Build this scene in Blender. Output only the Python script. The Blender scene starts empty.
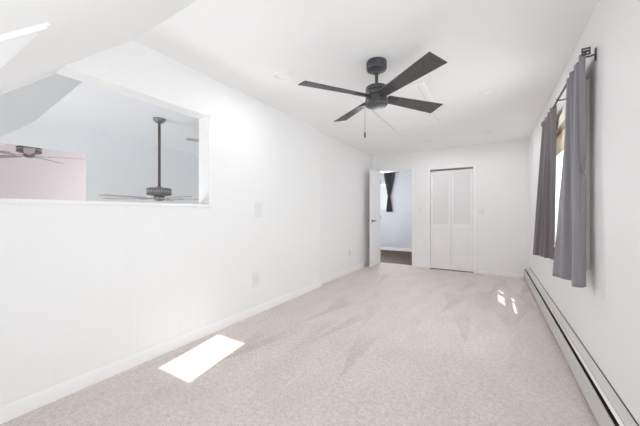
import bpy, bmesh, math, random
from mathutils import Vector, Matrix

S = bpy.context.scene
COL = S.collection
rnd = random.Random(4)

# ------------------------------------------------------------------ camera
EYE = 1.147
YAW = math.radians(31.2)
cam_d = bpy.data.cameras.new('camera')
cam = bpy.data.objects.new('camera', cam_d)
COL.objects.link(cam)
cam.location = (0, 0, EYE)
cam.rotation_euler = (math.radians(90), 0, YAW)
cam_d.sensor_width = 36
cam_d.lens = 36 * 284.4 / 640
cam_d.clip_start = 0.02
cam_d.clip_end = 200
S.camera = cam

# ------------------------------------------------------------------ exposure, sky, sun, daylight
S.view_settings.view_transform = 'Standard'
S.view_settings.look = 'None'
S.view_settings.gamma = 1
S.view_settings.use_curve_mapping = False
S.view_settings.exposure = -0.49
S.cycles.use_denoising = True
S.cycles.max_bounces = 16
S.cycles.diffuse_bounces = 10
S.cycles.transparent_max_bounces = 16
S.cycles.sample_clamp_indirect = 4

SUN_A, SUN_B = 0.33, 0.892          # sun travels (-A, +B, -1)
SUN_DIR = Vector((-SUN_A, SUN_B, -1)).normalized()

w = bpy.data.worlds.new('sky')
S.world = w
w.use_nodes = True
bg = w.node_tree.nodes['Background']
bg.inputs[0].default_value = (0.94, 0.97, 1.0, 1)
bg.inputs[1].default_value = 1.25

ld = bpy.data.lights.new('sun', 'SUN')
ld.energy = 9.0
ld.angle = math.radians(0.5)
ld.color = (1.0, 0.96, 0.9)
sun = bpy.data.objects.new('sun', ld)
COL.objects.link(sun)
sun.location = (3, -6, 9)
sun.rotation_euler = SUN_DIR.to_track_quat('-Z', 'Y').to_euler()


def area(name, loc, direction, sx, sy, power, color=(1, 1, 1), spread=180):
    l = bpy.data.lights.new(name, 'AREA')
    l.shape = 'RECTANGLE'
    l.size, l.size_y = sx, sy
    l.energy = power
    l.color = color
    l.spread = math.radians(spread)
    o = bpy.data.objects.new(name, l)
    COL.objects.link(o)
    o.location = loc
    o.rotation_euler = Vector(direction).to_track_quat('-Z', 'Y').to_euler()
    return o


# daylight at the openings, with added fill lights among it
area('skylight_daylight', (-1.35, -0.62, 2.30), (0, 0.72, -0.70), 0.75, 0.9, 9, (0.91, 0.96, 1.0))
area('window_daylight', (0.80, 3.21, 1.40), (-1, 0, 0.22), 1.1, 1.1, 42, (0.95, 0.98, 1.0))
area('added_window_fill', (0.78, 0.25, 0.62), (-1, 0.5, 1.25), 1.0, 0.8, 53, (0.92, 0.965, 1.0))  # fill light outside the added low window, aimed up to brighten the ceiling
area('great_room_daylight', (-4.3, -1.25, 0.1), (-0.30, 1, 0.45), 1.9, 1.6, 190, (0.975, 0.985, 1.0))
area('great_room_end_fill', (-4.65, 6.56, 0.0), (-0.1, -1, 0.35), 1.3, 2.6, 45, (0.96, 0.98, 1.0))  # added fill that brightens the great room slope
area('alcove_fill', (-6.5, 4.2, 0.6), (-0.22, -1, 0.25), 1.2, 1.0, 68, (1.0, 0.95, 0.95))  # added light for the pink wall, no window behind it
area('hall_daylight', (-3.02, 8.95, 1.66), (0.1, -1, -0.15), 0.5, 0.75, 85, (0.97, 0.98, 1.0), 100)


# ------------------------------------------------------------------ materials
def mat(name, color, rough=0.6, metal=0.0, spec=0.5):
    m = bpy.data.materials.new(name)
    m.use_nodes = True
    b = m.node_tree.nodes['Principled BSDF']
    b.inputs['Base Color'].default_value = (*color, 1)
    b.inputs['Roughness'].default_value = rough
    b.inputs['Metallic'].default_value = metal
    b.inputs['Specular IOR Level'].default_value = spec
    return m


def N(m, t, **kw):
    n = m.node_tree.nodes.new(t)
    for k, v in kw.items():
        setattr(n, k, v)
    return n


def L(m, a, b):
    m.node_tree.links.new(a, b)


def bsdf(m):
    return m.node_tree.nodes['Principled BSDF']


def noise_bump(m, scale, strength, dist=0.01, stretch=(1, 1, 1), detail=3):
    tc = N(m, 'ShaderNodeTexCoord')
    mp = N(m, 'ShaderNodeMapping')
    mp.inputs['Scale'].default_value = stretch
    nz = N(m, 'ShaderNodeTexNoise')
    nz.inputs['Scale'].default_value = scale
    nz.inputs['Detail'].default_value = detail
    bp = N(m, 'ShaderNodeBump')
    bp.inputs['Strength'].default_value = strength
    bp.inputs['Distance'].default_value = dist
    L(m, tc.outputs['Object'], mp.inputs['Vector'])
    L(m, mp.outputs['Vector'], nz.inputs['Vector'])
    L(m, nz.outputs['Fac'], bp.inputs['Height'])
    L(m, bp.outputs['Normal'], bsdf(m).inputs['Normal'])
    return nz, mp, bp


def paneling(name, color, axis, pitch=0.203, strength=0.5):
    """painted sheet paneling: narrow vertical grooves at a repeating spacing"""
    m = mat(name, color, 0.55, spec=0.3)
    tc = N(m, 'ShaderNodeTexCoord')
    sp = N(m, 'ShaderNodeSeparateXYZ')
    L(m, tc.outputs['Object'], sp.inputs[0])
    hs = []
    for off, per in ((0.0, pitch), (0.07, pitch * 2), (0.29, pitch * 3)):
        a = N(m, 'ShaderNodeMath', operation='ADD')
        a.inputs[1].default_value = off + 20
        L(m, sp.outputs[axis], a.inputs[0])
        d = N(m, 'ShaderNodeMath', operation='DIVIDE')
        d.inputs[1].default_value = per
        L(m, a.outputs[0], d.inputs[0])
        fr = N(m, 'ShaderNodeMath', operation='FRACT')
        L(m, d.outputs[0], fr.inputs[0])
        lt = N(m, 'ShaderNodeMath', operation='LESS_THAN')
        lt.inputs[1].default_value = 0.006 / per
        L(m, fr.outputs[0], lt.inputs[0])
        hs.append(lt)
    mx = N(m, 'ShaderNodeMath', operation='MAXIMUM')
    L(m, hs[0].outputs[0], mx.inputs[0])
    L(m, hs[1].outputs[0], mx.inputs[1])
    mx2 = N(m, 'ShaderNodeMath', operation='MAXIMUM')
    L(m, mx.outputs[0], mx2.inputs[0])
    L(m, hs[2].outputs[0], mx2.inputs[1])
    bp = N(m, 'ShaderNodeBump', invert=True)
    bp.inputs['Strength'].default_value = strength
    bp.inputs['Distance'].default_value = 0.0015
    L(m, mx2.outputs[0], bp.inputs['Height'])
    L(m, bp.outputs['Normal'], bsdf(m).inputs['Normal'])
    return m


def carpet_material():
    m = mat('beige_carpet', (0.6, 0.53, 0.5), 0.95, spec=0.1)
    tc = N(m, 'ShaderNodeTexCoord')

    def math_(op, a, b=None, c=None):
        n = N(m, 'ShaderNodeMath', operation=op)
        for i, v in enumerate((a, b, c)):
            if v is None:
                continue
            if isinstance(v, (int, float)):
                n.inputs[i].default_value = v
            else:
                L(m, v, n.inputs[i])
        return n.outputs[0]

    def noise(scale, detail=2, stretch=None):
        n = N(m, 'ShaderNodeTexNoise')
        n.inputs['Scale'].default_value = scale
        n.inputs['Detail'].default_value = detail
        if stretch:
            mp = N(m, 'ShaderNodeMapping')
            mp.inputs['Scale'].default_value = stretch
            L(m, tc.outputs['Object'], mp.inputs['Vector'])
            L(m, mp.outputs[0], n.inputs['Vector'])
        else:
            L(m, tc.outputs['Object'], n.inputs['Vector'])
        return n.outputs['Fac']

    def strokes(rot, pitch, length, seed):
        """rows of long wedges left by a vacuum cleaner, each widening away from its tip"""
        mp = N(m, 'ShaderNodeMapping')
        mp.inputs['Rotation'].default_value = (0, 0, math.radians(rot))
        mp.inputs['Location'].default_value = (40 + seed, 40 + seed * 1.7, 0)
        L(m, tc.outputs['Object'], mp.inputs['Vector'])
        sp_ = N(m, 'ShaderNodeSeparateXYZ')
        L(m, mp.outputs[0], sp_.inputs[0])
        gx_ = math_('DIVIDE', sp_.outputs[0], pitch)
        ci = math_('FLOOR', gx_)
        fx = math_('FRACT', gx_)
        wn = N(m, 'ShaderNodeTexWhiteNoise', noise_dimensions='1D')
        L(m, ci, wn.inputs['W'])
        gy = math_('ADD', math_('DIVIDE', sp_.outputs[1], length), math_('MULTIPLY', wn.outputs['Value'], 0.6))
        fy = math_('FRACT', gy)
        ri = math_('FLOOR', gy)
        w2 = N(m, 'ShaderNodeTexWhiteNoise', noise_dimensions='2D')
        cb = N(m, 'ShaderNodeCombineXYZ')
        L(m, ci, cb.inputs[0])
        L(m, ri, cb.inputs[1])
        L(m, cb.outputs[0], w2.inputs['Vector'])
        edge = math_('MULTIPLY', fy, 0.50)                  # wedge edge leans across the row
        dlt = math_('SUBTRACT', edge, fx)
        mr = N(m, 'ShaderNodeMapRange')
        mr.inputs['From Min'].default_value = -0.02
        mr.inputs['From Max'].default_value = 0.04
        L(m, dlt, mr.inputs['Value'])
        fade = N(m, 'ShaderNodeMapRange')
        fade.inputs['From Min'].default_value = 1.0
        fade.inputs['From Max'].default_value = 0.7
        L(m, fy, fade.inputs['Value'])
        return math_('MULTIPLY', math_('MULTIPLY', mr.outputs[0], fade.outputs[0]), math_('POWER', w2.outputs['Value'], 1.3))

    fine = noise(120, 3)
    mid = noise(38, 3)
    big = noise(1.3, 3)
    swirl = noise(5.5, 4, (1.0, 0.45, 1))
    patchy = N(m, 'ShaderNodeMapRange')
    patchy.inputs['From Min'].default_value = 0.38
    patchy.inputs['From Max'].default_value = 0.62
    L(m, big, patchy.inputs['Value'])
    st = math_('MAXIMUM', strokes(6, 0.36, 1.15, 0.13), math_('MULTIPLY', strokes(-14, 0.47, 0.95, 3.7), 0.8))
    st = math_('MULTIPLY', st, math_('ADD', math_('MULTIPLY', patchy.outputs[0], 0.8), 0.2))
    f = math_('MULTIPLY_ADD', st, -0.42, 0.5)
    f = math_('MULTIPLY_ADD', math_('SUBTRACT', fine, 0.5), 1.5, f)
    f = math_('MULTIPLY_ADD', math_('SUBTRACT', mid, 0.5), 1.0, f)
    f = math_('MULTIPLY_ADD', math_('SUBTRACT', swirl, 0.5), 0.38, f)
    f = math_('MULTIPLY_ADD', math_('SUBTRACT', big, 0.5), 0.25, f)
    cr = N(m, 'ShaderNodeValToRGB')
    cr.color_ramp.elements[0].position = 0.0
    cr.color_ramp.elements[0].color = (0.535, 0.465, 0.43, 1)
    cr.color_ramp.elements[1].position = 1.0
    cr.color_ramp.elements[1].color = (0.88, 0.812, 0.782, 1)
    L(m, f, cr.inputs[0])
    L(m, cr.outputs[0], bsdf(m).inputs['Base Color'])
    bp = N(m, 'ShaderNodeBump')
    bp.inputs['Strength'].default_value = 0.7
    bp.inputs['Distance'].default_value = 0.006
    L(m, fine, bp.inputs['Height'])
    L(m, bp.outputs['Normal'], bsdf(m).inputs['Normal'])
    return m


def wood_material(name, c0, c1, stretch, scale=6, rough=0.45):
    m = mat(name, c0, rough)
    nz, mp, bp = noise_bump(m, scale, 0.1, 0.002, stretch, 6)
    cr = N(m, 'ShaderNodeValToRGB')
    cr.color_ramp.elements[0].position = 0.3
    cr.color_ramp.elements[0].color = (*c0, 1)
    cr.color_ramp.elements[1].position = 0.7
    cr.color_ramp.elements[1].color = (*c1, 1)
    L(m, nz.outputs['Fac'], cr.inputs[0])
    L(m, cr.outputs[0], bsdf(m).inputs['Base Color'])
    return m


def hall_floor_material():
    m = wood_material('dark_wood_planks', (0.075, 0.046, 0.032), (0.17, 0.112, 0.080), (0.7, 9, 1), 4, 0.7)
    bsdf(m).inputs['Specular IOR Level'].default_value = 0.15
    return m


def fabric(name, color, trans=0.15):
    m = mat(name, color, 0.9, spec=0.15)
    noise_bump(m, 420, 0.25, 0.002)
    b = bsdf(m)
    b.inputs['Sheen Weight'].default_value = 0.25
    out = m.node_tree.nodes['Material Output']
    tr = N(m, 'ShaderNodeBsdfTranslucent')
    tr.inputs[0].default_value = (*color, 1)
    mx = N(m, 'ShaderNodeMixShader')
    mx.inputs[0].default_value = trans
    L(m, b.outputs[0], mx.inputs[1])
    L(m, tr.outputs[0], mx.inputs[2])
    L(m, mx.outputs[0], out.inputs[0])
    return m


def glass_material():
    m = bpy.data.materials.new('window_glass')
    m.use_nodes = True
    nt = m.node_tree
    nt.nodes.remove(nt.nodes['Principled BSDF'])
    tr = N(m, 'ShaderNodeBsdfTransparent')
    tr.inputs[0].default_value = (0.96, 0.98, 0.98, 1)
    gl = N(m, 'ShaderNodeBsdfGlossy')
    gl.inputs['Roughness'].default_value = 0.02
    mx = N(m, 'ShaderNodeMixShader')
    mx.inputs[0].default_value = 0.06
    L(m, tr.outputs[0], mx.inputs[1])
    L(m, gl.outputs[0], mx.inputs[2])
    L(m, mx.outputs[0], nt.nodes['Material Output'].inputs[0])
    return m


def emis_material(name, color, strength):
    m = mat(name, color, 0.4)
    b = bsdf(m)
    b.inputs['Emission Color'].default_value = (*color, 1)
    b.inputs['Emission Strength'].default_value = strength
    return m


M = {}
M['panel_y'] = paneling('white_paneling_side', (0.90, 0.90, 0.902), 1)
M['panel_x'] = paneling('white_paneling_end', (0.90, 0.90, 0.902), 0)
M['ceiling'] = mat('ceiling_paint', (0.935, 0.935, 0.935), 0.8, spec=0.2)
noise_bump(M['ceiling'], 60, 0.05, 0.002)
M['trim'] = mat('white_trim_paint', (0.91, 0.905, 0.905), 0.4, spec=0.4)
M['door'] = mat('white_door_paint', (0.90, 0.895, 0.90), 0.45, spec=0.4)
M['carpet'] = carpet_material()
M['black'] = mat('satin_black_metal', (0.085, 0.085, 0.092), 0.46, 0.3)
noise_bump(M['black'], 180, 0.08, 0.001)
M['blade'] = wood_material('charcoal_blade', (0.060, 0.057, 0.057), (0.092, 0.087, 0.086), (1.0, 1.0, 1.0), 30, 0.5)
M['fob'] = mat('dark_wood_fob', (0.03, 0.022, 0.02), 0.4)
M['chain'] = mat('chain_metal', (0.32, 0.31, 0.30), 0.4, 0.8)
M['bronze'] = mat('aged_bronze', (0.23, 0.215, 0.22), 0.42, 0.5)
noise_bump(M['bronze'], 90, 0.15, 0.002)
M['rodbrown'] = mat('brown_downrod', (0.125, 0.095, 0.088), 0.4, 0.3)
M['pewter'] = mat('pewter_vent_band', (0.42, 0.41, 0.43), 0.45, 0.5)
M['oldblade'] = wood_material('weathered_blade', (0.40, 0.35, 0.35), (0.52, 0.46, 0.46), (1, 1, 1), 14, 0.5)
M['curtain'] = fabric('grey_curtain', (0.33, 0.325, 0.357), 0.12)
M['curtain2'] = fabric('taupe_curtain', (0.195, 0.175, 0.186), 0.12)
M['hallcurtain'] = fabric('charcoal_curtain', (0.085, 0.078, 0.082), 0.08)
M['shade'] = fabric('cream_roller_shade', (0.86, 0.80, 0.70), 0.3)
M['cream'] = wood_material('cream_wood_casing', (0.86, 0.80, 0.71), (0.90, 0.85, 0.77), (1, 1, 12), 5, 0.5)
M['heater'] = mat('heater_enamel', (0.66, 0.65, 0.63), 0.4, 0.0, 0.5)
noise_bump(M['heater'], 40, 0.04, 0.002)
M['fin'] = mat('heater_fins_gap_dark', (0.02, 0.018, 0.016), 0.7)
M['plate'] = mat('switch_plastic', (0.84, 0.838, 0.83), 0.35, spec=0.5)
M['slot'] = mat('socket_slot', (0.12, 0.12, 0.12), 0.6)
M['glass'] = glass_material()
M['lens'] = mat('frosted_lens', (0.93, 0.93, 0.92), 0.5)
M['pink'] = mat('pale_pink_wall', (0.79, 0.752, 0.763), 0.7, spec=0.2)
M['farwall'] = mat('pale_white_wall', (0.82, 0.835, 0.845), 0.7, spec=0.2)
M['hallwall'] = mat('cool_white_hall_wall', (0.80, 0.80, 0.83), 0.7, spec=0.2)
M['hallfloor'] = hall_floor_material()
M['roof'] = mat('roof_board', (0.5, 0.48, 0.45), 0.9)


# ------------------------------------------------------------------ mesh builder
class MB:
    def __init__(self):
        self.bm = bmesh.new()

    def hexa(self, p):
        v = [self.bm.verts.new(q) for q in p]
        for f in ((0, 3, 2, 1), (4, 5, 6, 7), (0, 1, 5, 4), (1, 2, 6, 5), (2, 3, 7, 6), (3, 0, 4, 7)):
            self.bm.faces.new([v[i] for i in f])
        return self

    def box(self, a, b):
        x0, x1 = sorted((a[0], b[0]))
        y0, y1 = sorted((a[1], b[1]))
        z0, z1 = sorted((a[2], b[2]))
        return self.hexa([(x0, y0, z0), (x1, y0, z0), (x1, y1, z0), (x0, y1, z0),
                          (x0, y0, z1), (x1, y0, z1), (x1, y1, z1), (x0, y1, z1)])

    def prism(self, poly, ax, lo, hi):
        """polygon in the two other axes (in xyz order), extruded along axis ax from lo to hi"""
        def P(q, e):
            r = list(q)
            r.insert(ax, e)
            return r
        a = [self.bm.verts.new(P(q, lo)) for q in poly]
        b = [self.bm.verts.new(P(q, hi)) for q in poly]
        self.bm.faces.new(a)
        self.bm.faces.new(b[::-1])
        n = len(poly)
        for i in range(n):
            self.bm.faces.new([a[i], b[i], b[(i + 1) % n], a[(i + 1) % n]])
        return self

    def tube(self, pts, r, seg=12, smooth=True):
        pts = [Vector(p) for p in pts]
        rs = r if isinstance(r, (list, tuple)) else [r] * len(pts)
        rings = []
        up = Vector((0, 0, 1))
        for i, p in enumerate(pts):
            d = (pts[min(i + 1, len(pts) - 1)] - pts[max(i - 1, 0)]).normalized()
            ref = up if abs(d.dot(up)) < 0.95 else Vector((1, 0, 0))
            u = d.cross(ref).normalized()
            v = d.cross(u).normalized()
            rings.append([self.bm.verts.new(p + rs[i] * (math.cos(2 * math.pi * k / seg) * u + math.sin(2 * math.pi * k / seg) * v)) for k in range(seg)])
        for a, b in zip(rings, rings[1:]):
            for k in range(seg):
                f = self.bm.faces.new([a[k], a[(k + 1) % seg], b[(k + 1) % seg], b[k]])
                f.smooth = smooth
        self.bm.faces.new(rings[0][::-1])
        self.bm.faces.new(rings[-1])
        return self

    def lathe(self, prof, c=(0, 0, 0), seg=40):
        """prof: (radius, z) pairs, from one end to the other"""
        c = Vector(c)
        rings = []
        for r, z in prof:
            if r < 1e-5:
                rings.append([self.bm.verts.new(c + Vector((0, 0, z)))])
            else:
                rings.append([self.bm.verts.new(c + Vector((r * math.cos(2 * math.pi * k / seg), r * math.sin(2 * math.pi * k / seg), z))) for k in range(seg)])
        for a, b in zip(rings, rings[1:]):
            for k in range(seg):
                k2 = (k + 1) % seg
                if len(a) == 1 and len(b) == 1:
                    continue
                if len(a) == 1:
                    vs = [a[0], b[k], b[k2]]
                elif len(b) == 1:
                    vs = [a[k], b[0], a[k2]]
                else:
                    vs = [a[k], b[k], b[k2], a[k2]]
                f = self.bm.faces.new(vs)
                f.smooth = True
        return self

    def build(self, name, m, parent=None, origin=(0, 0, 0), bevel=0.0, bseg=2):
        bmesh.ops.recalc_face_normals(self.bm, faces=self.bm.faces)
        o3 = Vector(origin)
        if o3.length:
            for v in self.bm.verts:
                v.co -= o3
        me = bpy.data.meshes.new(name)
        self.bm.to_mesh(me)
        self.bm.free()
        me.set_sharp_from_angle(angle=math.radians(38))
        ms = m if isinstance(m, (list, tuple)) else [m]
        for q in ms:
            me.materials.append(q)
        o = bpy.data.objects.new(name, me)
        COL.objects.link(o)
        if parent is not None:
            o.parent = parent
        o.location = o3
        if bevel:
            b = o.modifiers.new('bevel', 'BEVEL')
            b.width = bevel
            b.segments = bseg
            b.limit_method = 'ANGLE'
        return o


def tag(o, label, cat, group=None, kind=None):
    o['label'] = label
    o['category'] = cat
    if group:
        o['group'] = group
    if kind:
        o['kind'] = kind
    return o


def thing(name, label, cat, loc=(0, 0, 0), rotz=0, group=None, kind=None):
    o = bpy.data.objects.new(name, None)
    o.empty_display_size = 0.1
    COL.objects.link(o)
    o.location = loc
    o.rotation_euler = (0, 0, rotz)
    return tag(o, label, cat, group, kind)


def struct(o, label, cat):
    return tag(o, label, cat, None, 'structure')


# ------------------------------------------------------------------ room dimensions
XL = -2.297           # near part of the left wall
XF2 = -2.325
XF = -2.368           # set-back part of the left wall
YJ = 3.81             # where it sets back
XR = 0.557            # right wall
YB = 6.15             # end wall
ZC = 2.44
TW = 0.15
YC = 1.094            # flat ceiling meets slope
SL = 0.925            # slope rise per run
YK = -1.0             # low wall behind


def zs(y):
    return ZC - SL * (YC - y)


# floor
struct(MB().box((XL - 0.2, YK - 0.15, -0.12), (XR + 0.15, YB + 0.24, 0)).build('floor', M['carpet']),
       'pale beige cut-pile carpet with vacuum marks filling the bedroom', 'floor')
struct(MB().box((-3.75, YB + 0.24, -0.12), (-1.25, 8.75, 0.0)).build('floor', M['hallfloor']),
       'dark brown wood floor seen through the open doorway', 'floor')

# left wall with the interior opening
b = MB()
OY0, OY1 = 0.05, 1.773
ZT = 2.075
ZB = 1.202
b.prism([(YK - 0.1, 0), (OY1, 0), (OY1, ZB), (OY0, ZB), (OY0, zs(OY0)), (YK - 0.1, zs(YK - 0.1))], 0, XL, XL - TW)
b.prism([(OY1, 0), (YJ, 0), (YJ, ZC), (OY1, ZC)], 0, XL, XL - TW)
yy = YC - (ZC - ZT) / SL
b.prism([(yy, ZT), (OY1, ZT), (OY1, ZC), (YC, ZC)], 0, XL, XL - TW)
b.prism([(XF, YJ), (XF2, YB + 0.14), (XL - TW, YB + 0.14), (XL - TW, YJ)], 2, 0, ZC)
struct(b.build('wall_left', M['panel_y']), 'long white panelled wall with an open pass-through near its slope end', 'wall')
struct(MB().box((XL - 0.004, YJ - 0.028, 0.089), (XL + 0.004, YJ + 0.003, ZC)).build('trim_5', M['trim'], bevel=0.002), 'thin white corner strip where the long wall sets back', 'trim')
# lower storey continuation of that wall on the great-room side
struct(MB().box((XL - TW, YK - 0.1, -2.6), (XL, 6.4, -0.12)).build('wall_below', M['farwall']), 'white wall under the pass-through on the great room side', 'wall')
# sill board of the pass-through
struct(MB().box((XL - TW - 0.01, OY0, ZB), (XL + 0.012, OY1 + 0.012, ZB + 0.026)).build('trim_1', M['trim'], bevel=0.003),
       'white sill board along the bottom of the pass-through', 'sill')
# jamb and head lining
b = MB()
b.box((XL - TW - 0.002, OY1 - 0.012, ZB + 0.026), (XL + 0.004, OY1 + 0.001, ZT))
b.hexa([(XL - TW - 0.002, yy - 0.01, ZT - 0.012), (XL + 0.004, yy - 0.01, ZT - 0.012), (XL + 0.004, OY1, ZT - 0.012), (XL - TW - 0.002, OY1, ZT - 0.012),
        (XL - TW - 0.002, yy, ZT + 0.001), (XL + 0.004, yy, ZT + 0.001), (XL + 0.004, OY1, ZT + 0.001), (XL - TW - 0.002, OY1, ZT + 0.001)])
struct(b.build('trim_2', M['trim']), 'white lining round the head and side of the pass-through', 'trim')

# right wall with its window opening
WY0, WY1, WZ0, WZ1 = 2.644, 3.78, 0.84, 1.955
b = MB()
LY0, LY1, LZ0, LZ1 = -0.25, 0.75, 0.30, 1.10      # low window added out of view for fill light
b.prism([(YK - 0.1, 0), (LY0, 0), (LY0, zs(LY0)), (YK - 0.1, zs(YK - 0.1))], 0, XR, XR + TW)
b.prism([(LY0, 0), (LY1, 0), (LY1, LZ0), (LY0, LZ0)], 0, XR, XR + TW)
b.prism([(LY0, LZ1), (LY1, LZ1), (LY1, zs(LY1)), (LY0, zs(LY0))], 0, XR, XR + TW)
b.prism([(LY1, 0), (WY0, 0), (WY0, ZC), (YC, ZC), (LY1, zs(LY1))], 0, XR, XR + TW)
b.box((XR, WY1, 0), (XR + TW, YB + 0.14, ZC))
b.box((XR, WY0, 0), (XR + TW, WY1, WZ0))
b.box((XR, WY0, WZ1), (XR + TW, WY1, ZC))
struct(b.build('wall_right', M['panel_y']), 'white panelled wall with the curtained window and the heater', 'wall')

# end wall with doorway and closet opening
DX0, DX1, DZ = -2.215, -1.44, 2.08
CX0, CX1, CZ = -1.087, -0.313, 2.03
b = MB()
y0, y1 = YB, YB + 0.14
b.box((XF - 0.09, y0, 0), (DX0, y1, ZC))
b.box((DX0, y0, DZ), (DX1, y1, ZC))
b.box((DX1, y0, 0), (CX0, y1, ZC))
b.box((CX0, y0, CZ), (CX1, y1, ZC))
b.box((CX1, y0, 0), (XR + TW, y1, ZC))
struct(b.build('wall_back', M['panel_x']), 'white end wall with the open doorway and the closet', 'wall')
# low wall behind the camera
struct(MB().box((XL - TW, YK - 0.1, 0), (XR + TW, YK, zs(YK))).build('wall_rear', M['panel_x']), 'low white wall under the eaves', 'wall')

# ceilings -----------------------------------------------------------
th = math.atan(SL)
B_ = Vector((0, -math.cos(th), -math.sin(th)))     # down the slope
N_ = Vector((0, -math.sin(th), math.cos(th)))      # outward
O_ = Vector((0, YC, ZC))


def sp(x, s, n):
    return O_ + Vector((x, 0, 0)) + B_ * s + N_ * n


def slope_box(b, x0, x1, s0, s1, n0, n1):
    b.hexa([sp(x0, s1, n0), sp(x1, s1, n0), sp(x1, s0, n0), sp(x0, s0, n0),
            sp(x0, s1, n1), sp(x1, s1, n1), sp(x1, s0, n1), sp(x0, s0, n1)])


HX0, HX1 = -1.69, -1.125           # skylight well
HS0 = (YC - 0.292) / math.cos(th)
HS1 = (YC + 0.30) / math.cos(th)
NT = 0.24                          # roof thickness
SE = (YC - YK + 0.1) / math.cos(th)
b = MB()
b.box((XL - TW, YC, ZC), (XR + TW, YB + 0.14, ZC + 0.18))
b.prism([(YC, ZC), (YC, ZC + 0.18), (YC - 0.05, ZC + 0.18), (YC - NT * math.sin(th), ZC + NT * math.cos(th))], 0, XL - TW, XR + TW)
slope_box(b, XL - TW, XR + TW, 0, HS0, 0, NT)
slope_box(b, XL - TW, XR + TW, HS1, SE, 0, NT)
slope_box(b, XL - TW, HX0, HS0, HS1, 0, NT)
slope_box(b, HX1, XR + TW, HS0, HS1, 0, NT)
struct(b.build('ceiling', M['ceiling']), 'white bedroom ceiling, flat with a sloped part at the near end', 'ceiling')

# skylight: frame on top of the well, clear glass sized to the sun patch on the carpet
k0, k1 = NT - 0.05, NT + 0.03
patch = [(-2.124, 1.206), (-2.228, 1.855), (-1.855, 1.799), (-1.744, 1.161)]
cx = sum(p[0] for p in patch) / 4
cy = sum(p[1] for p in patch) / 4
pn = NT - 0.01
# centre of the patch traced back along the sun to the glass plane
pc = Vector((cx, cy, 0))
dd = -SUN_DIR
t = (sp(0, 0, pn) - pc).dot(N_) / dd.dot(N_)
gc = pc + dd * t
gs = (gc - sp(0, 0, pn)).dot(B_)
gx = gc.x
gw, gh = 0.378, 0.353 / math.cos(th)
b = MB()
slope_box(b, HX0, gx - gw / 2, HS0, HS1, k0, k1)
slope_box(b, gx + gw / 2, HX1, HS0, HS1, k0, k1)
slope_box(b, gx - gw / 2, gx + gw / 2, HS0, gs - gh / 2, k0, k1)
slope_box(b, gx - gw / 2, gx + gw / 2, gs + gh / 2, HS1, k0, k1)
wl = b.build('window_1', M['trim'])
struct(wl, 'white framed skylight in a well in the sloped ceiling', 'skylight')
b = MB()
slope_box(b, gx - gw / 2, gx + gw / 2, gs - gh / 2, gs + gh / 2, pn, pn + 0.006)
b.build('pane', M['glass'], wl)
b = MB()                            # thin bead round the edge of the well
e = 0.010
slope_box(b, HX0 - e, HX1 + e, HS0 - e, HS0, -0.006, 0.0)
slope_box(b, HX0 - e, HX1 + e, HS1, HS1 + e, -0.012, 0.0)
slope_box(b, HX0 - e, HX0, HS0, HS1, -0.012, 0.0)
slope_box(b, HX1, HX1 + e, HS0, HS1, -0.012, 0.0)
b.build('edge_bead', M['trim'], wl)

# great room beyond the pass-through ---------------------------------
XW, XP = -5.5, -7.6


def crease(x):
    return 1.094 + (XL - x) * (1.344 - 1.094) / (XL - XW)


b = MB()
x0, x1 = XL - TW, XP - 0.15
b.hexa([(x1, crease(x1), ZC), (x0, crease(x0), ZC), (x0, 6.4, ZC), (x1, 6.4, ZC),
        (x1, crease(x1), ZC + .18), (x0, crease(x0), ZC + .18), (x0, 6.4, ZC + .18), (x1, 6.4, ZC + .18)])
run = 2.6
p = []
for dz in (0, 0.2):
    p += [(x1, crease(x1) - run, ZC - SL * run + dz), (x0, crease(x0) - run, ZC - SL * run + dz), (x0, crease(x0), ZC + dz), (x1, crease(x1), ZC + dz)]
b.hexa(p)
struct(b.build('ceiling', M['farwall']), 'pale ceiling of the great room seen through the pass-through', 'ceiling')
b = MB()
PY0, PY1, PZ0, PZ1 = 0.90, 1.93, 0.6, 2.075
ys = YK - 0.6


def zfar(y, x=XW):
    return min(ZC, ZC - SL * (crease(x) - y))


b.prism([(ys, -2.6), (PY0, -2.6), (PY0, zfar(PY0)), (ys, zfar(ys))], 0, XW, XW - 0.035)
b.prism([(PY0, -2.6), (PY1, -2.6), (PY1, PZ0), (PY0, PZ0)], 0, XW, XW - 0.035)
yq = crease(XW) - (ZC - PZ1) / SL
b.prism([(yq, PZ1), (PY1, PZ1), (PY1, ZC), (crease(XW), ZC)], 0, XW, XW - 0.035)
b.prism([(PY1, -2.6), (6.4, -2.6), (6.4, ZC), (PY1, ZC)], 0, XW, XW - 0.035)
struct(b.build('wall_far', M['farwall']), 'pale wall across the great room with a square opening', 'wall')
b = MB()
b.prism([(ys, -2.6), (6.4, -2.6), (6.4, ZC), (crease(XP), ZC), (ys, zfar(ys, XP))], 0, XP, XP - 0.12)
struct(b.build('wall_alcove', M['pink']), 'pale pinkish wall beyond the square opening', 'wall')
b = MB()
b.box((XP - 0.12, 6.4, -2.6), (-5.35, 6.5, ZC + .1))
b.box((-3.95, 6.4, -2.6), (XL - TW, 6.5, ZC + .1))
b.box((-5.35, 6.4, -2.6), (-3.95, 6.5, -1.3))  # opening added so the end fill light can enter
b.box((-5.35, 6.4, 1.35), (-3.95, 6.5, ZC + .1))
struct(b.build('wall_north', M['farwall']), 'great room end wall with a large opening added for fill light', 'wall')
struct(MB().box((XP - 0.12, ys - 0.1, -2.6), (XL - TW, ys, -0.95)).build('wall_south', M['farwall']), 'great room wall below its windows', 'wall')
struct(MB().box((XP - 0.12, ys - 0.1, -2.7), (XL, 6.5, -2.6)).build('floor', M['hallfloor']), 'lower floor of the great room', 'floor')

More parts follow.
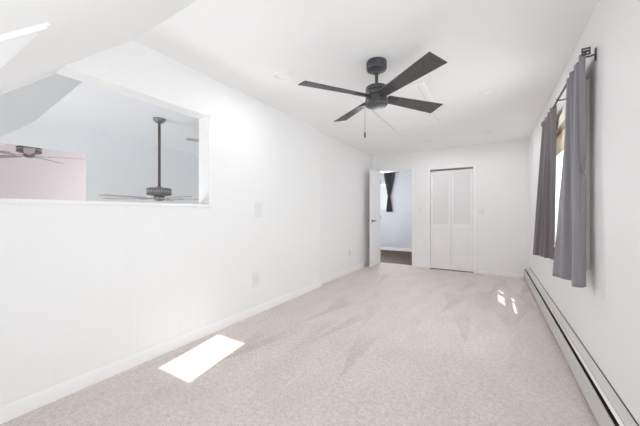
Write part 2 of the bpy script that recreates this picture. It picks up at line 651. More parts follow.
# hall beyond the doorway --------------------------------------------
HY = 8.6
QX0, QX1, QZ0, QZ1 = -3.30, -2.725, 1.28, 2.06
b = MB()
b.box((-3.75, HY, 0), (QX0, HY + 0.12, ZC))
b.box((QX1, HY, 0), (-1.25, HY + 0.12, ZC))
b.box((QX0, HY, 0), (QX1, HY + 0.12, QZ0))
b.box((QX0, HY, QZ1), (QX1, HY + 0.12, ZC))
b.box((-3.75, YB + 0.14, 0), (-3.65, HY, ZC))
b.box((-1.36, YB + 0.14, 0), (-1.25, HY, ZC))
b.box((-3.75, YB + 0.14, 0), (XF - 0.09, YB + 0.24, ZC))
struct(b.build('wall_hall', M['hallwall']), 'cool white walls of the room beyond the open doorway', 'wall')
struct(MB().box((-3.75, YB + 0.14, ZC), (-1.25, HY + 0.12, ZC + 0.12)).build('ceiling', M['ceiling']), 'white ceiling of the room beyond the doorway', 'ceiling')
# closet interior
b = MB()
b.box((CX0 - 0.1, YB + 0.74, 0), (CX1 + 0.1, YB + 0.80, ZC))
b.box((CX0 - 0.1, YB + 0.14, 0), (CX0 - 0.04, YB + 0.74, ZC))
b.box((CX1 + 0.04, YB + 0.14, 0), (CX1 + 0.1, YB + 0.74, ZC))
b.box((CX0 - 0.1, YB + 0.14, ZC), (CX1 + 0.1, YB + 0.80, ZC + 0.1))
b.box((CX0 - 0.1, YB + 0.14, -0.12), (CX1 + 0.1, YB + 0.80, 0))
struct(b.build('wall_closet', M['hallwall']), 'inside walls of the closet behind the louvred doors', 'wall')

# ------------------------------------------------------------------ baseboards and casings
def board(b, p, q, nrm, h=0.089, t=0.014):
    """baseboard from p to q (x, y), thickness towards nrm, with a small chamfer on top"""
    p = Vector((*p, 0)); q = Vector((*q, 0)); n = Vector((*nrm, 0))
    z = Vector((0, 0, 1))
    prof = [(0, 0), (t, 0), (t, h - 0.016), (t * 0.45, h), (0, h)]
    a = [b.bm.verts.new(p + n * u + z * v) for u, v in prof]
    c = [b.bm.verts.new(q + n * u + z * v) for u, v in prof]
    b.bm.faces.new(a); b.bm.faces.new(c[::-1])
    for i in range(5):
        b.bm.faces.new([a[i], c[i], c[(i + 1) % 5], a[(i + 1) % 5]])


b = MB()
board(b, (XL, YK), (XL, YJ), (1, 0))
board(b, (XF, YJ), (XF2, YB), (1, 0))
board(b, (XF, YJ), (XL + 0.014, YJ), (0, 1))
struct(b.build('baseboard_left', M['trim']), 'white baseboard along the long wall with the pass-through', 'baseboard')
b = MB()
board(b, (CX1 + 0.085, YB), (XR, YB), (0, -1), 0.075)
board(b, (DX1 + 0.085, YB), (CX0 - 0.065, YB), (0, -1), 0.075)
struct(b.build('baseboard_back', M['trim']), 'white baseboard on the end wall beside the closet', 'baseboard')
b = MB()
board(b, (-3.65, HY), (-1.36, HY), (0, -1), 0.085)
struct(b.build('baseboard_hall', M['trim']), 'white baseboard above the dark wood floor beyond the doorway', 'baseboard')

b = MB()
cw = 0.07
b.box((DX1, YB - 0.016, 0), (DX1 + cw, YB, DZ + cw))
b.box((DX0 - cw, YB - 0.016, 0), (DX0, YB, DZ + cw))
b.box((DX0, YB - 0.016, DZ), (DX1, YB, DZ + cw))
b.box((DX1 - 0.014, YB - 0.008, 0), (DX1, YB + 0.15, DZ))
b.box((DX0, YB - 0.008, 0), (DX0 + 0.014, YB + 0.15, DZ))
b.box((DX0 + 0.014, YB - 0.008, DZ - 0.014), (DX1 - 0.014, YB + 0.15, DZ))
struct(b.build('trim_3', M['trim'], bevel=0.003), 'white casing round the open doorway', 'trim')
b = MB()
b.box((CX1, YB - 0.018, 0), (CX1 + 0.078, YB, CZ + 0.09))
b.box((CX0 - 0.062, YB - 0.018, 0), (CX0, YB, CZ + 0.09))
b.box((CX0, YB - 0.018, CZ), (CX1, YB, CZ + 0.09))
struct(b.build('trim_4', M['trim'], bevel=0.003), 'white casing round the louvred closet doors', 'trim')

# ------------------------------------------------------------------ doors
# bedroom door, swung open into the room
hx, hy = -2.188, 6.285
ex, ey = -2.149, 5.60
ang = math.atan2(ey - hy, ex - hx)
dl = math.hypot(ex - hx, ey - hy)
d = thing('door_1', 'plain white door standing open into the bedroom with dark levers', 'door', (hx, hy, 0), ang, kind='structure')
# local x runs from hinge to free edge; local +y is the side facing the room
b = MB()
b.box((0.0, -0.036, 0.012), (dl, 0.0, 2.065))
slab = b.build('slab', M['door'], d, bevel=0.002)
for sy, yy_ in ((1, 0.0), (-1, -0.036)):
    b = MB()
    b.tube([(dl - 0.065, yy_ - 0.001 * sy, 0.98), (dl - 0.065, yy_ + 0.008 * sy, 0.98)], 0.028, 20)
    b.tube([(dl - 0.065, yy_ + 0.006 * sy, 0.98), (dl - 0.065, yy_ + 0.05 * sy, 0.98)], 0.010, 12)
    b.tube([(dl - 0.055, yy_ + 0.05 * sy, 0.98), (dl - 0.12, yy_ + 0.052 * sy, 0.982), (dl - 0.18, yy_ + 0.05 * sy, 0.978)], [0.011, 0.010, 0.008], 12)
    b.build('lever_handle', M['black'], d)
for z in (0.25, 1.05, 1.85):
    b = MB()
    b.tube([(-0.004, 0.006, z - 0.045), (-0.004, 0.006, z + 0.045)], 0.006, 10)
    b.build('hinge', M['chain'], d)

# louvred bifold closet doors
mid = (CX0 + CX1) / 2
cd = thing('door_2', 'white bifold closet doors, louvred above and solid below', 'closet door', (mid, YB + 0.03, 0), 0, kind='structure')
for sgn in (-1, 1):
    xa, xb = (CX0 - mid + 0.004, -0.002) if sgn < 0 else (0.002, CX1 - mid - 0.004)
    leaf_b = MB()
    z0, z1, zm = 0.018, CZ - 0.034, 0.885
    st = 0.045
    tk = 0.03
    leaf_b.box((xa, 0, z0), (xa + st, tk, z1))
    leaf_b.box((xb - st, 0, z0), (xb, tk, z1))
    leaf_b.box((xa + st, 0, z0), (xb - st, tk, z0 + 0.12))
    leaf_b.box((xa + st, 0, z1 - 0.06), (xb - st, tk, z1))
    leaf_b.box((xa + st, 0, zm - 0.04), (xb - st, tk, zm + 0.04))
    leaf = leaf_b.build('bifold_leaf', M['door'], cd, bevel=0.002)
    b = MB()
    b.box((xa + st, 0.006, z0 + 0.12), (xb - st, 0.020, zm - 0.04))
    b.box((xa + st + 0.03, 0.004, z0 + 0.15), (xb - st - 0.03, 0.011, zm - 0.07))
    b.build('lower_panel', M['door'], leaf, bevel=0.002)
    b = MB()
    n = 25
    ph = (z1 - 0.06 - zm - 0.04) / n
    for i in range(n):
        zc = zm + 0.04 + (i + 0.5) * ph
        b.hexa([(xa + st, 0.002, zc - 0.028), (xb - st, 0.002, zc - 0.028), (xb - st, 0.024, zc + 0.018), (xa + st, 0.024, zc + 0.018),
                (xa + st, 0.002, zc - 0.020), (xb - st, 0.002, zc - 0.020), (xb - st, 0.024, zc + 0.026), (xa + st, 0.024, zc + 0.026)])
    b.build('louvres', M['door'], leaf)
b = MB()
b.box((CX0 - mid + 0.002, -0.004, CZ - 0.022), (CX1 - mid - 0.002, 0.03, CZ - 0.001))
b.build('track', M['chain'], cd)

# ------------------------------------------------------------------ side window, casing, shade
wr = MB()
cwid = 0.09
wr.box((XR - 0.024, WY0 - cwid, WZ0 - 0.07), (XR, WY0, WZ1 + cwid))
wr.box((XR - 0.024, WY1, WZ0 - 0.07), (XR, WY1 + cwid, WZ1 + cwid))
wr.box((XR - 0.024, WY0, WZ1), (XR, WY1, WZ1 + cwid))
wr.box((XR - 0.034, WY0, WZ0 - 0.03), (XR, WY1, WZ0))
wr.box((XR - 0.020, WY0, WZ0 - 0.07), (XR, WY1, WZ0 - 0.03))
wr.box((XR, WY0, WZ0), (XR + TW, WY0 + 0.015, WZ1))
wr.box((XR, WY1 - 0.015, WZ0), (XR + TW, WY1, WZ1))
wr.box((XR, WY0 + 0.015, WZ1 - 0.015), (XR + TW, WY1 - 0.015, WZ1))
wr.box((XR, WY0 + 0.015, WZ0), (XR + TW, WY1 - 0.015, WZ0 + 0.015))
w2 = wr.build('window_2', M['cream'], bevel=0.003)
struct(w2, 'cream wood cased window behind the grey curtains', 'window')
b = MB()
for (za, zb, xo) in ((WZ0 + 0.015, (WZ0 + WZ1) / 2 + 0.02, 0.05), ((WZ0 + WZ1) / 2 - 0.02, WZ1 - 0.015, 0.085)):
    ya, yb = WY0 + 0.015, WY1 - 0.015
    b.box((XR + xo, ya, za), (XR + xo + 0.032, ya + 0.05, zb))
    b.box((XR + xo, yb - 0.05, za), (XR + xo + 0.032, yb, zb))
    b.box((XR + xo, ya + 0.05, za), (XR + xo + 0.032, yb - 0.05, za + 0.045))
    b.box((XR + xo, ya + 0.05, zb - 0.045), (XR + xo + 0.032, yb - 0.05, zb))
b.build('sash', M['trim'], w2)
b = MB()
b.box((XR + 0.062, WY0 + 0.06, WZ0 + 0.055), (XR + 0.067, WY1 - 0.06, (WZ0 + WZ1) / 2 - 0.02))
b.box((XR + 0.098, WY0 + 0.06, (WZ0 + WZ1) / 2 + 0.02), (XR + 0.103, WY1 - 0.06, WZ1 - 0.055))
b.build('pane', M['glass'], w2)

b = MB()                            # unseen low window, added as an opening for extra daylight
b.box((XR - 0.02, LY0 - 0.07, LZ0 - 0.06), (XR, LY0, LZ1 + 0.07))
b.box((XR - 0.02, LY1, LZ0 - 0.06), (XR, LY1 + 0.07, LZ1 + 0.07))
b.box((XR - 0.02, LY0, LZ1), (XR, LY1, LZ1 + 0.07))
b.box((XR - 0.03, LY0, LZ0 - 0.06), (XR, LY1, LZ0))
w4 = b.build('added_window', M['cream'], bevel=0.003)
struct(w4, 'added low cream cased window under the eaves, letting in fill light', 'window')
b = MB()
b.box((XR + 0.06, LY0, LZ0), (XR + 0.09, LY0 + 0.04, LZ1))
b.box((XR + 0.06, LY1 - 0.04, LZ0), (XR + 0.09, LY1, LZ1))
b.box((XR + 0.06, LY0 + 0.04, LZ0), (XR + 0.09, LY1 - 0.04, LZ0 + 0.04))
b.box((XR + 0.06, LY0 + 0.04, LZ1 - 0.04), (XR + 0.09, LY1 - 0.04, LZ1))
b.build('sash', M['trim'], w4)
MB().box((XR + 0.072, LY0 + 0.04, LZ0 + 0.04), (XR + 0.077, LY1 - 0.04, LZ1 - 0.04)).build('pane', M['glass'], w4)

rs = thing('roller_shade', 'cream roller shade rolled up to the top of the cased side window', 'window shade', (XR + 0.03, (WY0 + WY1) / 2, WZ1 - 0.04))
hw = (WY1 - WY0) / 2
MB().tube([(0.0, -hw + 0.016, 0), (0.0, hw - 0.016, 0)], 0.022, 16).build('roller', M['cream'], rs)
MB().box((-0.024, -hw + 0.02, -0.17), (-0.021, hw - 0.02, 0.004)).build('fabric', M['shade'], rs)
MB().box((-0.028, -hw + 0.02, -0.19), (-0.017, hw - 0.02, -0.165)).build('bottom_bar', M['cream'], rs)

# curtain rod -----------------------------------------------------------
RX, RZ = 0.497, 2.150
RY0, RY1 = 2.372, 4.05
rod = thing('curtain_rod', 'thin black curtain rod with square end over the cased window', 'curtain rod', (RX, (RY0 + RY1) / 2, RZ))
ry = (RY1 - RY0) / 2
b = MB()
b.tube([(0, -ry, 0), (0, ry, 0)], 0.008, 12)
b.build('pole', M['black'], rod)
for sg in (-1, 1):
    b = MB()                           # open square end piece
    yc = sg * (ry + 0.008)
    for (xa, xb, za, zb) in ((-0.021, 0.021, 0.014, 0.021), (-0.021, 0.021, -0.023, -0.016), (-0.021, -0.015, -0.016, 0.014), (0.015, 0.021, -0.016, 0.014)):
        b.box((xa, yc - 0.006, za), (xb, yc + 0.006, zb))
    b.box((-0.015, yc - 0.005, -0.006), (0.015, yc + 0.002, 0.006))
    b.build('finial', M['black'], rod)
for ly in (-ry + 0.05, 0.02, ry - 0.05):
    b = MB()
    xw = XR - RX
    b.tube([(0.0, ly, -0.011), (0.03, ly, -0.012), (xw - 0.004, ly, -0.006)], 0.0055, 10)
    b.tube([(-0.012, ly, 0.002), (-0.009, ly, -0.009), (0, ly, -0.0125), (0.010, ly, -0.008)], 0.004, 8)
    b.box((xw - 0.006, ly - 0.012, -0.045), (xw, ly + 0.012, 0.03))
    b.build('bracket', M['black'], rod)


# curtains ---------------------------------------------------------------
def polyline(pts, n):
    """n points evenly spaced by length along a smooth curve through pts"""
    P = [Vector(p) for p in pts]
    dense = []
    for i in range(len(P) - 1):
        p0 = P[max(i - 1, 0)]; p1 = P[i]; p2 = P[i + 1]; p3 = P[min(i + 2, len(P) - 1)]
        for k in range(24):
            t = k / 24
            dense.append(0.5 * ((2 * p1) + (-p0 + p2) * t + (2 * p0 - 5 * p1 + 4 * p2 - p3) * t * t + (-p0 + 3 * p1 - 3 * p2 + p3) * t ** 3))
    dense.append(P[-1])
    d = [0]
    for a, c in zip(dense, dense[1:]):
        d.append(d[-1] + (c - a).length)
    out = []
    j = 0
    for i in range(n):
        s = d[-1] * i / (n - 1)
        while j < len(d) - 2 and d[j + 1] < s:
            j += 1
        f = (s - d[j]) / max(1e-9, d[j + 1] - d[j])
        out.append(dense[j].lerp(dense[j + 1], min(1, max(0, f))))
    return out


def curtain_mesh(top, bottom, ztop, zbot, folds, amp_t, amp_b, nu=150, nv=44, phase=0.0, ease=1.0, hem=None):
    """sheet of cloth between a top curve and a bottom curve (x, y), with soft folds"""
    b = MB()
    T = polyline(top, nu)
    Bt = polyline(bottom, nu)
    rows = []
    for j in range(nv + 1):
        v = j / nv
        e_ = v ** ease
        row = []
        for i in range(nu):
            u = i / (nu - 1)
            p = T[i].lerp(Bt[i], e_)
            i0, i1 = max(0, i - 1), min(nu - 1, i + 1)
            tg = (T[i1].lerp(Bt[i1], e_) - T[i0].lerp(Bt[i0], e_)).normalized()
            nr = Vector((-tg.y, tg.x))
            a = amp_t + (amp_b - amp_t) * v
            wv = math.sin(2 * math.pi * folds * u + phase + 0.5 * math.sin(3.1 * v + 5 * u))
            wv = math.copysign(abs(wv) ** 0.8, wv) + 0.25 * math.sin(2 * math.pi * folds * 2.3 * u + 2 * v)
            p = p + nr * a * wv
            zb = zbot if hem is None else zbot + hem(u)
            row.append(b.bm.verts.new((p.x, p.y, ztop + (zb - ztop) * v)))
        rows.append(row)
    for r0, r1 in zip(rows, rows[1:]):
        for i in range(nu - 1):
            f = b.bm.faces.new([r0[i], r0[i + 1], r1[i + 1], r1[i]])
            f.smooth = True
    return b


def curtain(name, label, mesh, m, base, group=None):
    o = mesh.build(name, m, origin=base)
    s = o.modifiers.new('cloth', 'SOLIDIFY')
    s.thickness = 0.003
    s.offset = 0
    tag(o, label, 'curtain', group)
    return o


curtain('curtain', 'grey curtain on the nearer half of the rod, its hem flaring into the room',
        curtain_mesh([(0.497, 2.885), (0.497, 2.64), (0.497, 2.405)],
                     [(0.379, 2.70), (0.425, 2.665), (0.480, 2.612), (0.475, 2.53), (0.452, 2.46), (0.472, 2.405), (0.502, 2.425), (0.510, 2.50)],
                     2.160, 0.68, 4, 0.016, 0.008, phase=0.6, hem=lambda u: -0.012 * math.sin(3 * u) + 0.04 * max(0, u - 0.85)),
        M['curtain'], (0.48, 2.64, 0.68))
curtain('curtain', 'darker taupe-grey curtain on the rod end next to the end wall',
        curtain_mesh([(0.497, 4.01), (0.497, 3.72), (0.497, 3.43)],
                     [(0.387, 3.99), (0.415, 3.93), (0.455, 3.86), (0.462, 3.78), (0.500, 3.73), (0.515, 3.67), (0.520, 3.60)],
                     2.160, 0.68, 4, 0.016, 0.010, phase=2.2),
        M['curtain2'], (0.48, 3.72, 0.68))

# ------------------------------------------------------------------ baseboard heater
HYA, HYB = 0.9, 6.06
ht = thing('baseboard_heater', 'long off-white baseboard heater under the window along the carpet edge', 'heater', ((XR + 0.48) / 2, (HYA + HYB) / 2, 0))
hx0 = (XR + 0.48) / 2
ya, yb = HYA - (HYA + HYB) / 2, HYB - (HYA + HYB) / 2
F = 0.482 - hx0
W_ = XR - hx0
b = MB()
b.prism([(F, 0.028), (F + 0.004, 0.028), (F + 0.002, 0.168), (F - 0.004, 0.172), (F - 0.006, 0.166), (F - 0.004, 0.15)], 1, ya, yb)
b.prism([(F + 0.003, 0.028), (F + 0.022, 0.028), (F + 0.022, 0.032), (F + 0.003, 0.032)], 1, ya, yb)
b.build('front_panel', M['heater'], ht)
b = MB()
b.prism([(W_ - 0.009, 0.0), (W_ - 0.005, 0.0), (W_ - 0.005, 0.203), (W_ - 0.044, 0.190), (W_ - 0.043, 0.186), (W_ - 0.009, 0.198)], 1, ya, yb)
b.build('back_cover', M['heater'], ht)
MB().box((W_ - 0.0045, ya, 0.0), (W_, yb, 0.2065)).build('shadow_gap_strip', M['fin'], ht)  # dark strip standing in for the shadow gap at the wall
b = MB()
b.prism([(F + 0.018, 0.172), (F + 0.031, 0.186), (F + 0.029, 0.188), (F + 0.016, 0.175)], 1, ya, yb)
b.build('damper', M['heater'], ht)
b = MB()
b.box((F + 0.012, ya + 0.02, 0.06), (W_ - 0.012, yb - 0.02, 0.145))
b.build('fin_element', M['fin'], ht)
for (q0, q1) in ((ya - 0.03, ya + 0.03), (yb - 0.03, yb + 0.012)):
    b = MB()
    b.prism([(F - 0.009, 0.0), (W_, 0.0), (W_, 0.207), (F + 0.03, 0.194), (F - 0.009, 0.176)], 1, q0, q1)
    b.build('end_cap', M['heater'], ht, bevel=0.004)


# ------------------------------------------------------------------ switches and outlets
def wall_rot(nrm):
    # local -y faces out of the wall
    return {'+x': math.radians(90), '-y': 0.0}[nrm]


def switch(label, loc, nrm, wd=0.075, hh=0.118, toggles=1):
    t = thing('light_switch', label, 'light switch', loc, wall_rot(nrm))
    MB().box((-wd / 2, -0.006, -hh / 2), (wd / 2, 0, hh / 2)).build('plate', M['plate'], t, bevel=0.002)
    for k in range(toggles):
        x = (k - (toggles - 1) / 2) * 0.042
        MB().box((x - 0.014, -0.011, -0.032), (x + 0.014, -0.005, 0.032)).build('rocker', M['plate'], t, bevel=0.0015)
    return t


def outlet(label, loc, nrm, wd=0.075, hh=0.118):
    t = thing('wall_outlet', label, 'wall outlet', loc, wall_rot(nrm))
    MB().box((-wd / 2, -0.006, -hh / 2), (wd / 2, 0, hh / 2)).build('plate', M['plate'], t, bevel=0.002)
    for sg in (-1, 1):
        zc = sg * 0.021
        so = MB().box((-0.017, -0.009, zc - 0.015), (0.017, -0.005, zc + 0.015)).build('socket', M['plate'], t, bevel=0.002)
        b = MB()
        for x in (-0.007, 0.007):
            b.box((x - 0.0012, -0.0095, zc - 0.003), (x + 0.0012, -0.0085, zc + 0.007))
        b.build('slots', M['slot'], so)
    return t


switch('white light switch on the long left wall above the nearer outlet', (XL, 2.435, 1.185), '+x', 0.11, 0.165, 1)
outlet('white outlet low on the left wall below the light switch', (XL, 2.39, 0.39), '+x', 0.11, 0.17)
outlet('white outlet on the set-back stretch of left wall near the open door', (XF + (XF2 - XF) * 0.5, 4.985, 0.385), '+x', 0.085, 0.13)
switch('small white light switch between the doorway and the closet', (-1.285, YB, 1.205), '-y', 0.075, 0.118)
switch('white double light switch just past the closet casing', (-0.175, YB, 1.166), '-y', 0.09, 0.112, 2)


# ------------------------------------------------------------------ recessed lights, hatch
LAMP = 4.9


def recessed(label, x, y, r=0.085, power=0.0):
    t = thing('recessed_light', label, 'ceiling light', (x, y, ZC), 0, 'recessed lights in the bedroom ceiling')
    MB().lathe([(r, 0.0), (r, -0.004), (r * 0.93, -0.009), (r * 0.78, -0.007), (r * 0.74, -0.001), (r * 0.74, 0.0)], seg=36).build('trim_ring', M['trim'], t)
    MB().lathe([(0, -0.003), (r * 0.45, -0.0028), (r * 0.74, -0.001)], seg=36).build('lens', M['lens'], t)
    l = bpy.data.lights.new('recessed_lamp', 'AREA')
    l.shape = 'DISK'
    l.size = r * 1.3
    l.energy = LAMP
    l.color = (0.97, 0.985, 1.0)
    lo = bpy.data.objects.new('lamp', l)
    COL.objects.link(lo)
    lo.parent = t
    lo.location = (0, 0, -0.012)
    return t


recessed('round white recessed light over the left wall, level with the fan', -1.685, 2.10, 0.082)
recessed('round white recessed light between the fan and the window wall', -0.035, 3.54, 0.088)
recessed('small round white recessed light in front of the doorway wall', -0.98, 5.38, 0.075)
recessed('round white recessed light in the ceiling corner beside the window wall', -0.08, 5.25, 0.075)

ah = thing('attic_hatch', 'white framed attic access hatch in the ceiling behind the black fan', 'hatch', (-0.965, 3.70, ZC))
ax, ay = 0.325, 0.745
fw = 0.06
b = MB()
b.box((-ax - fw, -ay - fw, -0.013), (-ax, ay + fw, 0))
b.box((ax, -ay - fw, -0.013), (ax + fw, ay + fw, 0))
b.box((-ax, -ay - fw, -0.013), (ax, -ay, 0))
b.box((-ax, ay, -0.013), (ax, ay + fw, 0))
b.build('frame', M['ceiling'], ah, bevel=0.002)
g = 0.006
b = MB()
b.box((-ax, -ay, -0.003), (ax, ay, 0))
b.build('gap', M['slot'], ah)
b = MB()
b.box((-ax + g, -ay + g, -0.006), (ax - g, ay - g, -0.0028))
b.build('panel', M['ceiling'], ah)


# ------------------------------------------------------------------ fans
def blade_mesh(b, r0, r1, w0, w1, pitch, th_, z, rounded=0.0, skew=0.0):
    """blade along +x, +y edge raised by the pitch"""
    cp, spn = math.cos(pitch), math.sin(pitch)
    prof = []
    n = 10
    if rounded:
        for i in range(n + 1):
            t = -math.pi / 2 + math.pi * i / n
            prof.append((r1 - rounded + rounded * math.cos(t), w1 / 2 * math.sin(t)))
    else:
        prof = [(r1 - skew, -w1 / 2), (r1 + skew, w1 / 2)]
    prof = prof + [(r0, w0 / 2), (r0, -w0 / 2)]
    lo = [b.bm.verts.new((x, y * cp - 0, z + y * spn - th_ / 2)) for x, y in prof]
    hi = [b.bm.verts.new((x, y * cp - 0, z + y * spn + th_ / 2)) for x, y in prof]
    b.bm.faces.new(lo[::-1])
    b.bm.faces.new(hi)
    k = len(prof)
    for i in range(k):
        b.bm.faces.new([lo[i], lo[(i + 1) % k], hi[(i + 1) % k], hi[i]])
    return b


FZ = 2.135 - ZC
fan = thing('ceiling_fan', 'matte black four-blade ceiling fan on a short downrod in the bedroom', 'ceiling fan', (-0.848, 2.335, ZC))
MB().lathe([(0.0, 0.0), (0.084, 0.0), (0.086, -0.006), (0.086, -0.058), (0.080, -0.070), (0.060, -0.073), (0.058, -0.080), (0.040, -0.084), (0.030, -0.100), (0.0, -0.102)]).build('canopy', M['black'], fan)
MB().tube([(0, 0, -0.088), (0, 0, -0.22)], 0.0135, 16).build('downrod', M['black'], fan)
hb = MB().lathe([(0.0, -0.198), (0.024, -0.198), (0.028, -0.202), (0.028, -0.212), (0.080, -0.214), (0.090, -0.219), (0.093, -0.226), (0.093, -0.252), (0.087, -0.255), (0.087, -0.260), (0.093, -0.263),
            (0.093, -0.296), (0.0, -0.296)]).build('motor_housing', M['black'], fan)
MB().lathe([(0.0, -0.296), (0.087, -0.296), (0.087, -0.316), (0.0, -0.316)]).build('blade_ring', M['black'], fan)
MB().lathe([(0.0, -0.316), (0.092, -0.316), (0.094, -0.320), (0.094, -0.366), (0.088, -0.376), (0.070, -0.380), (0.0, -0.381)]).build('switch_cap', M['black'], fan)
for a in (-125.5, -35.5, 54.5, 144.5):
    b = blade_mesh(MB(), 0.10, 0.682, 0.095, 0.155, math.radians(-13), 0.006, 0.0, 0.0, 0.0)
    bl = b.build('blade', M['blade'], fan)
    bl.location = (0, 0, FZ + 0.004)
    bl.rotation_euler = (0, 0, math.radians(a))
    b = MB()
    cp, sn = math.cos(math.radians(-13)), math.sin(math.radians(-13))

    def q(x, y, dz):
        return (x, y * cp, y * sn + dz)
    b.hexa([q(0.07, -0.022, -0.012), q(0.21, -0.035, -0.010), q(0.21, 0.035, -0.010), q(0.07, 0.022, -0.012),
            q(0.07, -0.022, -0.004), q(0.21, -0.035, -0.0035), q(0.21, 0.035, -0.0035), q(0.07, 0.022, -0.004)])
    for sx, sy in ((0.165, -0.018), (0.165, 0.018), (0.195, 0.0)):
        b.lathe([(0.0, 0.0), (0.006, 0.0), (0.006, -0.003), (0.0, -0.0045)], q(sx, sy, -0.0105), 10)
    b.build('blade_iron', M['black'], bl, bevel=0.001)
# pull chain hangs from the near rim of the switch cap
ca = math.radians(211.2)
px, py = 0.088 * math.cos(ca), 0.088 * math.sin(ca)
pcn = MB().tube([(px, py, -0.33), (px * 1.12, py * 1.12, -0.345), (px * 1.13, py * 1.13, -0.37), (px * 1.13, py * 1.13, -0.60)], 0.0016, 6).build('pull_chain', M['chain'], fan)
MB().lathe([(0.0, -0.598), (0.004, -0.600), (0.0065, -0.615), (0.0065, -0.640), (0.003, -0.648), (0.0, -0.649)], (px * 1.13, py * 1.13, 0), 14).build('fob', M['fob'], pcn)


def old_fan(label, loc, ztop, zhouse, rot, rblade=0.77, pitch=2.5):
    """five-blade fan: canopy at ztop, housing top at zhouse (heights relative to the ceiling point)"""
    t = thing('ceiling_fan', label, 'ceiling fan', loc, rot, 'older five-blade fans in the great room')
    MB().lathe([(0.0, 0.0), (0.075, 0.0), (0.078, -0.010), (0.068, -0.034), (0.040, -0.056), (0.022, -0.064), (0.0, -0.064)], seg=28).build('canopy', M['bronze'], t)
    MB().tube([(0, 0, -0.06), (0, 0, zhouse + 0.01)], 0.0175, 14).build('downrod', M['rodbrown'], t)
    z = zhouse
    MB().lathe([(0.0, z + 0.022), (0.03, z + 0.022), (0.035, z), (0.125, z), (0.148, z - 0.008), (0.156, z - 0.018), (0.156, z - 0.026), (0.148, z - 0.028), (0.148, z - 0.072), (0.156, z - 0.074),
                (0.156, z - 0.088), (0.140, z - 0.100), (0.095, z - 0.108), (0.0, z - 0.108)], seg=36).build('motor_housing', M['bronze'], t)
    b = MB()
    for k in range(30):
        a_ = 2 * math.pi * k / 30
        ca_, sa_ = math.cos(a_), math.sin(a_)
        wv = 0.009
        def rr(r, s, zz):
            return (r * ca_ - s * sa_, r * sa_ + s * ca_, zz)
        b.hexa([rr(0.146, -wv, z - 0.066), rr(0.152, -wv, z - 0.066), rr(0.152, wv, z - 0.066), rr(0.146, wv, z - 0.066),
                rr(0.146, -wv, z - 0.034), rr(0.152, -wv, z - 0.034), rr(0.152, wv, z - 0.034), rr(0.146, wv, z - 0.034)])
    b.build('vent_band', M['pewter'], t)
    MB().lathe([(0.0, z - 0.108), (0.062, z - 0.108), (0.070, z - 0.118), (0.070, z - 0.150), (0.055, z - 0.170), (0.030, z - 0.178), (0.0, z - 0.179)], seg=24).build('switch_cup', M['bronze'], t)
    for k in range(5):
        bl = blade_mesh(MB(), 0.24, rblade, 0.11, 0.135, math.radians(pitch), 0.007, 0.0, 0.04).build('blade', M['oldblade'], t)
        bl.location = (0, 0, z - 0.142)
        bl.rotation_euler = (0, 0, 2 * math.pi * k / 5)
        b = MB()
        b.hexa([(0.06, -0.012, -0.008), (0.17, -0.012, -0.012), (0.17, 0.012, -0.012), (0.06, 0.012, -0.008),
                (0.06, -0.012, 0.004), (0.17, -0.012, -0.004), (0.17, 0.012, -0.004), (0.06, 0.012, 0.004)])
        b.hexa([(0.17, -0.015, -0.014), (0.30, -0.045, -0.014), (0.30, 0.045, 0.000), (0.17, 0.015, -0.010),
                (0.17, -0.015, -0.007), (0.30, -0.045, -0.009), (0.30, 0.045, 0.005), (0.17, 0.015, -0.003)])
        b.build('blade_iron', M['pewter'], bl)
    return t


old_fan('bronze ceiling fan on a long brown downrod, seen through the pass-through', (-3.915, 2.20, ZC), 0, 1.49 - ZC, math.radians(-150))
old_fan('brown ceiling fan hanging before the pale pink wall', (-6.60, 1.545, ZC), 0, 2.247 - ZC, math.radians(59), 0.77, 9)
old_fan('dim ceiling fan close to the great room ceiling, mostly hidden by the pass-through edge', (-3.60, 3.27, ZC), 0, 2.40 - ZC, math.radians(-117), 0.74)

# ------------------------------------------------------------------ window, rod and curtain beyond the doorway
b = MB()
b.box((QX0 - 0.06, HY - 0.016, QZ0 - 0.05), (QX0, HY, QZ1 + 0.06))
b.box((QX1, HY - 0.016, QZ0 - 0.05), (QX1 + 0.06, HY, QZ1 + 0.06))
b.box((QX0, HY - 0.016, QZ1), (QX1, HY, QZ1 + 0.06))
b.box((QX0, HY - 0.024, QZ0 - 0.05), (QX1, HY, QZ0))
b.box((QX0, HY + 0.04, QZ0), (QX0 + 0.035, HY + 0.08, QZ1))
b.box((QX1 - 0.035, HY + 0.04, QZ0), (QX1, HY + 0.08, QZ1))
b.box((QX0 + 0.035, HY + 0.04, QZ0), (QX1 - 0.035, HY + 0.08, QZ0 + 0.035))
b.box((QX0 + 0.035, HY + 0.04, QZ1 - 0.035), (QX1 - 0.035, HY + 0.08, QZ1))
w3 = b.build('window_3', M['trim'], bevel=0.002)
struct(w3, 'bright white window glimpsed through the open doorway', 'window')
MB().box((QX0 + 0.03, HY + 0.055, QZ0 + 0.03), (QX1 - 0.03, HY + 0.06, QZ1 - 0.03)).build('pane', M['glass'], w3)

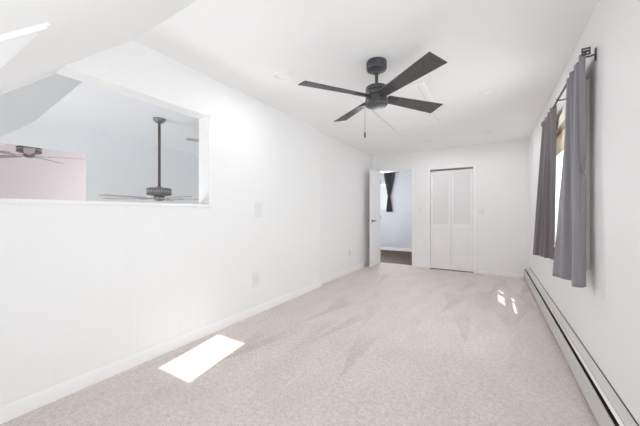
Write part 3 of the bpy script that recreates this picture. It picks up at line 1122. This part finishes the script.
hr = thing('curtain_rod', 'dark curtain rod high on the wall beyond the open doorway', 'curtain rod', (-2.95, HY - 0.07, 2.385))
b = MB()
b.tube([(-0.62, 0, 0), (0.55, 0, 0)], 0.011, 12)
b.build('pole', M['bronze'], hr)
for sx in (-0.62, 0.55):
    MB().lathe([(0, -0.02), (0.014, -0.014), (0.02, 0), (0.014, 0.014), (0, 0.02)], (sx, 0, 0), 14).build('finial', M['bronze'], hr)
for sx in (-0.5, 0.50):
    b = MB()
    b.tube([(sx, 0, -0.004), (sx, 0.07, -0.004)], 0.007, 8)
    b.build('bracket', M['bronze'], hr)

# tied-back curtain: wide at the rod, pinched at the tie, flared below
b = MB()
nu, nv = 64, 50
rows = []
for j in range(nv + 1):
    v = j / nv
    z = 2.40 + (1.18 - 2.40) * v
    zt = 1.66
    if z > zt:
        f = (z - zt) / (2.40 - zt)
        wd = 0.075 + (0.37 - 0.075) * f ** 0.85
        xc = -2.70 + 0.015 * f
    else:
        f = (zt - z) / (zt - 1.18)
        wd = 0.075 + (0.19 - 0.075) * min(1, f * 1.15) ** 0.75
        xc = -2.70 + 0.008 * f
    row = []
    for i in range(nu):
        u = i / (nu - 1)
        x = xc + (u - 0.5) * wd
        y = HY - 0.07 + 0.020 * math.sin(2 * math.pi * 6 * u + 0.4) + 0.006 * math.sin(17 * u + 3 * v)
        row.append(b.bm.verts.new((x, y, z)))
    rows.append(row)
for r0, r1 in zip(rows, rows[1:]):
    for i in range(nu - 1):
        f = b.bm.faces.new([r0[i], r0[i + 1], r1[i + 1], r1[i]])
        f.smooth = True
hc = curtain('curtain', 'charcoal tied-back curtain by the window beyond the open doorway', b, M['hallcurtain'], (-2.70, HY - 0.07, 1.18))
tb = MB()
ring = [(-2.70 + 0.045 * math.cos(a_ * math.pi / 8), HY - 0.07 + 0.030 * math.sin(a_ * math.pi / 8), 1.66) for a_ in range(17)]
tb.tube(ring, 0.012, 8)
tbo = tb.build('tie_band', M['curtain2'], None)
tbo.parent = hc
tbo.location = Vector((0, 0, 0)) - Vector((-2.70, HY - 0.07, 1.18))
